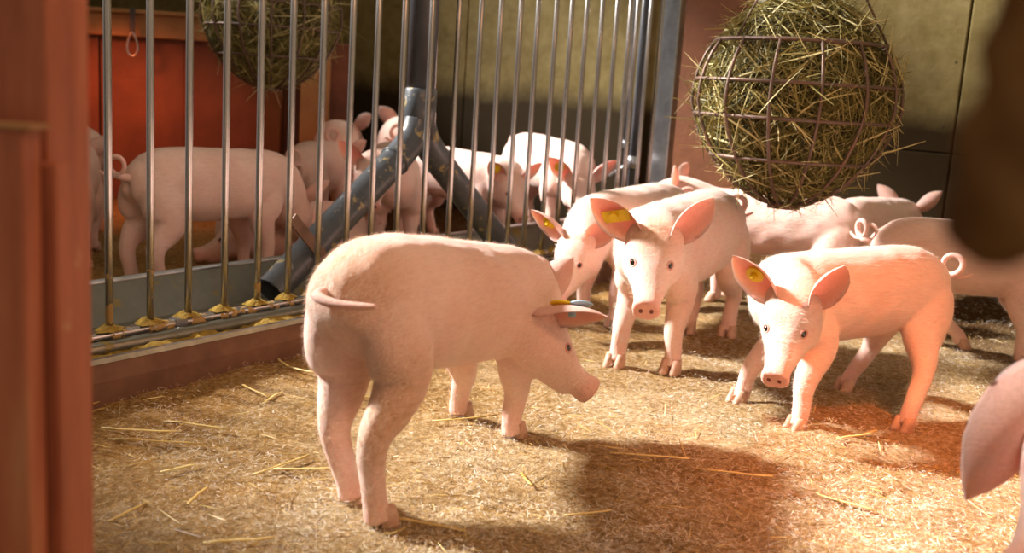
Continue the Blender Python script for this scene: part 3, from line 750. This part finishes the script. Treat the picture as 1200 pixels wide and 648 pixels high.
# ================================================================== HAY BASKETS
def blades(n, sample, L, W, seg=3, curl=.5, name='blades'):
    P, T = sample(n)
    Ls = RNG.uniform(L[0], L[1], (n, 1)); Ws = RNG.uniform(W[0], W[1], (n, 1))
    T = T / np.linalg.norm(T, axis=1, keepdims=True)
    side = np.cross(T, RNG.normal(0, 1, (n, 3))); side /= np.linalg.norm(side, axis=1, keepdims=True) + 1e-9
    bd = np.cross(T, side) * RNG.normal(0, curl, (n, 1))
    rows = []
    for i in range(seg + 1):
        t = i / seg - .5
        q = P + T * Ls * t + bd * Ls * (t * t - .08)
        w = Ws * (1 - .75 * abs(2 * t) ** 3)
        rows.append(q - side * w * .5); rows.append(q + side * w * .5)
    v = np.stack(rows, 1).reshape(-1, 3); k = 2 * (seg + 1)
    base = (np.arange(n) * k)[:, None]
    f = np.concatenate([base + np.array([[2 * i, 2 * i + 1, 2 * i + 3, 2 * i + 2]]) for i in range(seg)], 0)
    return v, f, k
def attr_rnd(me, vals):
    a = me.attributes.new('rnd', 'FLOAT', 'POINT'); a.data.foreach_set('value', np.asarray(vals, dtype=np.float32))
def basket(center, R, label, hay_label, n_mer=14, seed=0, heap=.62):
    c = np.array(center); root = tag(empty('hay_basket', tuple(c - np.array([0, 0, R]))), label, 'hay basket', 'round wire hay baskets hung over the pens')
    o = np.array([0, 0, R])
    lat = [35, 11, -8, -32, -58]
    def cone(l): return cos(l) * (1 + .16 * min(0, sin(l)))
    top = radians(35)
    for k in range(n_mer):
        a = 2 * pi * k / n_mer + seed
        pts = [o + R * np.array([cone(l) * cos(a), cone(l) * sin(a), sin(l)]) for l in np.linspace(top, radians(-82), 14)]
        obj('upright_wire', MB().tube(pts, .0037, 8).data('upright_wire'), WIRE, root)
    for l in lat[:4]:
        l = radians(l); r_ = R * cone(l) - .002
        pts = [o + np.array([r_ * cos(a), r_ * sin(a), R * sin(l)]) for a in np.linspace(0, 2 * pi, 49)]
        obj('ring_wire', mesh_data('ring_wire', *tube_mesh(pts, .0046 if l > .5 else .0038, 8, False)), WIRE, root)
    obj('bottom_plate', MB().tube([o + np.array([0, 0, -R - .006]), o + np.array([0, 0, -R * .975])], R * .16, 24).data('bottom_plate', False), RUST, root)
    apex = o + np.array([0, 0, R * 2.0])
    for k in range(3):
        a = 2 * pi * k / 3 + 1.57
        obj('hanging_wire', MB().tube([o + R * np.array([cos(top) * cos(a), cos(top) * sin(a), sin(top)]), apex], .0025, 6).data('hanging_wire'), WIRE, root)
    obj('hanging_rod', MB().tube([apex, apex + np.array([0, 0, 1.2])], .004, 8).data('hanging_rod'), WIRE, root)
    # hay: a lumpy packed core plus loose blades
    def lump(d):
        el = d[2]; base = .90 * R
        if el > .5: base = R * (.86 + heap * .55 * (el - .5) )
        return base * (1 + .09 * noise.noise(Vector(d) * 3.1 + Vector((seed * 9, 0, 0))))
    v = []; f = []; nu, nv = 40, 24
    for j in range(nv + 1):
        for i in range(nu):
            p = pi * j / nv; a = 2 * pi * i / nu; d = np.array([sin(p) * cos(a), sin(p) * sin(a), cos(p)]); v.append(c + d * lump(d) * .93 * np.array([1 + .16 * min(0, d[2]), 1 + .16 * min(0, d[2]), 1]))
    f = [(j * nu + i, j * nu + (i + 1) % nu, (j + 1) * nu + (i + 1) % nu, (j + 1) * nu + i) for j in range(nv) for i in range(nu)]
    def samp(n):
        d = RNG.normal(0, 1, (n, 3)); d /= np.linalg.norm(d, axis=1, keepdims=True)
        rad = np.array([lump(q) for q in d])[:, None] * RNG.uniform(.90, 1.04, (n, 1))
        t = RNG.normal(0, 1, (n, 3)); t -= d * np.sum(t * d, 1, keepdims=True) * RNG.uniform(.55, 1, (n, 1))
        kx = (1 + .16 * np.minimum(0, d[:, 2:]))
        return c + d * rad * np.concatenate([kx, kx, np.ones_like(kx)], 1), t
    v2, f2, k2 = blades(9000, samp, (.04, .15), (.0012, .0034))
    def samp2(n):
        P, T = samp(n); return c + (P - c) * RNG.uniform(.98, 1.1, (n, 1)), T
    v3, f3, k3 = blades(700, samp2, (.08, .22), (.002, .0045), 3, .3)
    f2 = np.concatenate([f2, f3 + len(v2)]); v2 = np.concatenate([v2, v3])
    k0 = len(v); vv = np.concatenate([np.array(v), v2])
    me = mesh_data('hay', vv, f + [tuple(q + k0) for q in f2])
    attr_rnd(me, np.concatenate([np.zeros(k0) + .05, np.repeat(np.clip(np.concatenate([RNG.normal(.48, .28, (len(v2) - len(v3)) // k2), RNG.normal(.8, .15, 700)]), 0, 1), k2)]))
    tag(obj('hay', me, HAY), hay_label, 'hay', kind='stuff')
B1 = at_depth(931, 122, 2.3); R1 = 119 / FPX * 2.27
basket(B1, R1, 'round wire hay basket hanging in front of the brown panel', 'hay packed in the near wire basket at upper right', 14, .2)
B2 = at_depth(319, 22, 3.4); R2 = 80 / FPX * 3.4
basket(B2, R2, 'wire hay basket hanging behind the bars at upper left', 'hay packed in the wire basket behind the bars', 14, .9)

# ================================================================== FOREGROUND POST, ROPE
def near_box(name, x0, x1, y0, y1, Y, th, mat, parent, base, bev=.002):
    a = at_depth(x0, (y0 + y1) / 2, Y); b = at_depth(x1, (y0 + y1) / 2, Y)
    zt = at_depth((x0 + x1) / 2, y0, Y)[2]; zb = at_depth((x0 + x1) / 2, y1, Y)[2]
    return obj(name, MB().box(((a[0] + b[0]) / 2 - base[0], Y + th - base[1], (zt + zb) / 2), ((b[0] - a[0]) / 2, th, (zt - zb) / 2), bev=bev).data(name, False), mat, parent)
pb = at_depth(50, 324, .62)
post = tag(empty('gate_post', (pb[0], pb[1], 0)), 'blurred red-brown wooden post in the left foreground', 'post')
near_box('upright', -90, 58, -700, 1100, .62, .03, WOODF, post, pb)
near_box('batten', 24, 74, 192, 1150, .60, .009, WOODF, post, pb)
near_box('front_board', -90, 38, 148, 1180, .575, .011, WOODF, post, pb)
near_box('edge_highlight', -90, 36, 143, 150, .572, .013, WOODL, post, pb)  # pale strip paints the bright highlight along the board's top edge

rp = at_depth(1186, 150, .25)
rope = tag(empty('rope_toy', tuple(rp)), 'blurred brown rope toy hanging at the right edge', 'rope')
def rope_mesh():
    v = []; f = []; n = 20; zs = np.linspace(-.058, .16, 40); m = len(zs)
    for i, z in enumerate(zs):
        r = np.interp(z, [-.058, -.05, -.03, 0, .012, .03, .045, .06, .16], [.006, .018, .022, .02, .015, .017, .012, .013, .013])
        for k in range(n):
            a = 2 * pi * k / n; rr = r * (1 + .12 * sin(3 * a + z * 160)); v.append((rr * cos(a), rr * sin(a), z))
    for i in range(m - 1):
        for k in range(n): f.append((i * n + k, i * n + (k + 1) % n, (i + 1) * n + (k + 1) % n, (i + 1) * n + k))
    f += [tuple(range(n))[::-1], tuple((m - 1) * n + k for k in range(n))]
    return mesh_data('strand', v, f)
ro = obj('strand', rope_mesh(), ROPE, rope); ro.scale = (.56, .56, .58)
obj('cord', MB().tube([(0, 0, .08), (0, 0, .9)], .004, 10).data('cord'), ROPE, rope)

# ================================================================== BEDDING DETAIL
def ground_samples(n, y0=.95, y1=4.6):
    u = RNG.uniform(1 / y1, 1 / y0, n); Y = 1 / u; X = RNG.uniform(-.8, .8, n) * Y
    return X, Y
def inpen(X, Y):
    o = (X - FA[0]) * FN[0] + (Y - FA[1]) * FN[1]; s = (X - FA[0]) * FD[0] + (Y - FA[1]) * FD[1]
    return ((o > .006) | (o < -.402)) & (s < WS - .05) & (X > -2.9)
def litter(name, n, L, W, lift, tilt, mat, curl, seg, label, mean=.55, sd=.25, patch=.0):
    X, Y = ground_samples(n); k = inpen(X, Y); X, Y = X[k], Y[k]; n = len(X)
    Z = np.array([fz(x, y) for x, y in zip(X, Y)]) + RNG.uniform(0, lift, n)
    def samp(_):
        a = RNG.uniform(0, 2 * pi, n); t = np.stack([np.cos(a), np.sin(a), RNG.normal(0, tilt, n)], 1)
        return np.stack([X, Y, Z], 1), t
    v, f, kk = blades(n, samp, L, W, seg, curl)
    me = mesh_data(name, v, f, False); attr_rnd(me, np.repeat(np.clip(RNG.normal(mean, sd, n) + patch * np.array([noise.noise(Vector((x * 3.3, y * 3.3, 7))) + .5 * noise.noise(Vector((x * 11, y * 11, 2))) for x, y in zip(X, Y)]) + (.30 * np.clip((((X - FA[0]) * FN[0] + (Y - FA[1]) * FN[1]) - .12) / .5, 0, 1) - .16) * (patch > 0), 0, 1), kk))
    return tag(obj(name, me, mat), label, 'bedding', kind='stuff')
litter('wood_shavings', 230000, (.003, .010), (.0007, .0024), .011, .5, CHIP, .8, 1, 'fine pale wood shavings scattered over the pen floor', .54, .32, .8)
litter('straw_flecks', 5000, (.008, .03), (.0006, .0016), .012, .2, STRAW, .4, 2, 'dark short straw flecks mixed into the shavings', .1, .15)
litter('loose_straw', 1500, (.02, .07), (.0008, .0018), .012, .1, STRAW, .12, 3, 'thin loose straw strewn over the pen floor', .6)
# the larger single stalks
for px, py, ang, ln in ((165, 508, 5, .12), (185, 520, 2, .14), (232, 500, 170, .11), (372, 553, 8, .13), (330, 548, 50, .10), (352, 438, -30, .08), (300, 462, -45, .09), (318, 470, 80, .07),
                        (330, 432, -60, .06), (210, 558, 35, .05), (230, 590, 80, .05), (545, 500, 20, .11), (616, 565, -70, .05), (500, 620, -15, .10), (1000, 520, 30, .09), (1015, 512, 45, .06),
                        (760, 545, -10, .12), (150, 600, 70, .06), (280, 640, 15, .08), (440, 470, 10, .06), (990, 590, -35, .09), (860, 560, -20, .11), (130, 470, 55, .07), (690, 600, 25, .07)):
    p = gnd(px, py); a = radians(ang); z = fz(p[0], p[1]) + .008
    t = np.array([cos(a), sin(a), random.uniform(-.02, .06)]); w = np.array([-sin(a), cos(a), 0])
    pts = [t * ln * q + w * ln * .25 * (q * q) * random.uniform(-1, 1) for q in (-.5, -.25, 0, .25, .5)]
    me = mesh_data('straw', *tube_mesh(pts, [(.0012, .0026)] * 5, 6)); attr_rnd(me, [random.uniform(.45, .95)] * len(me.vertices))
    obj('straw', me, STRAW, floor, (p[0], p[1], z))
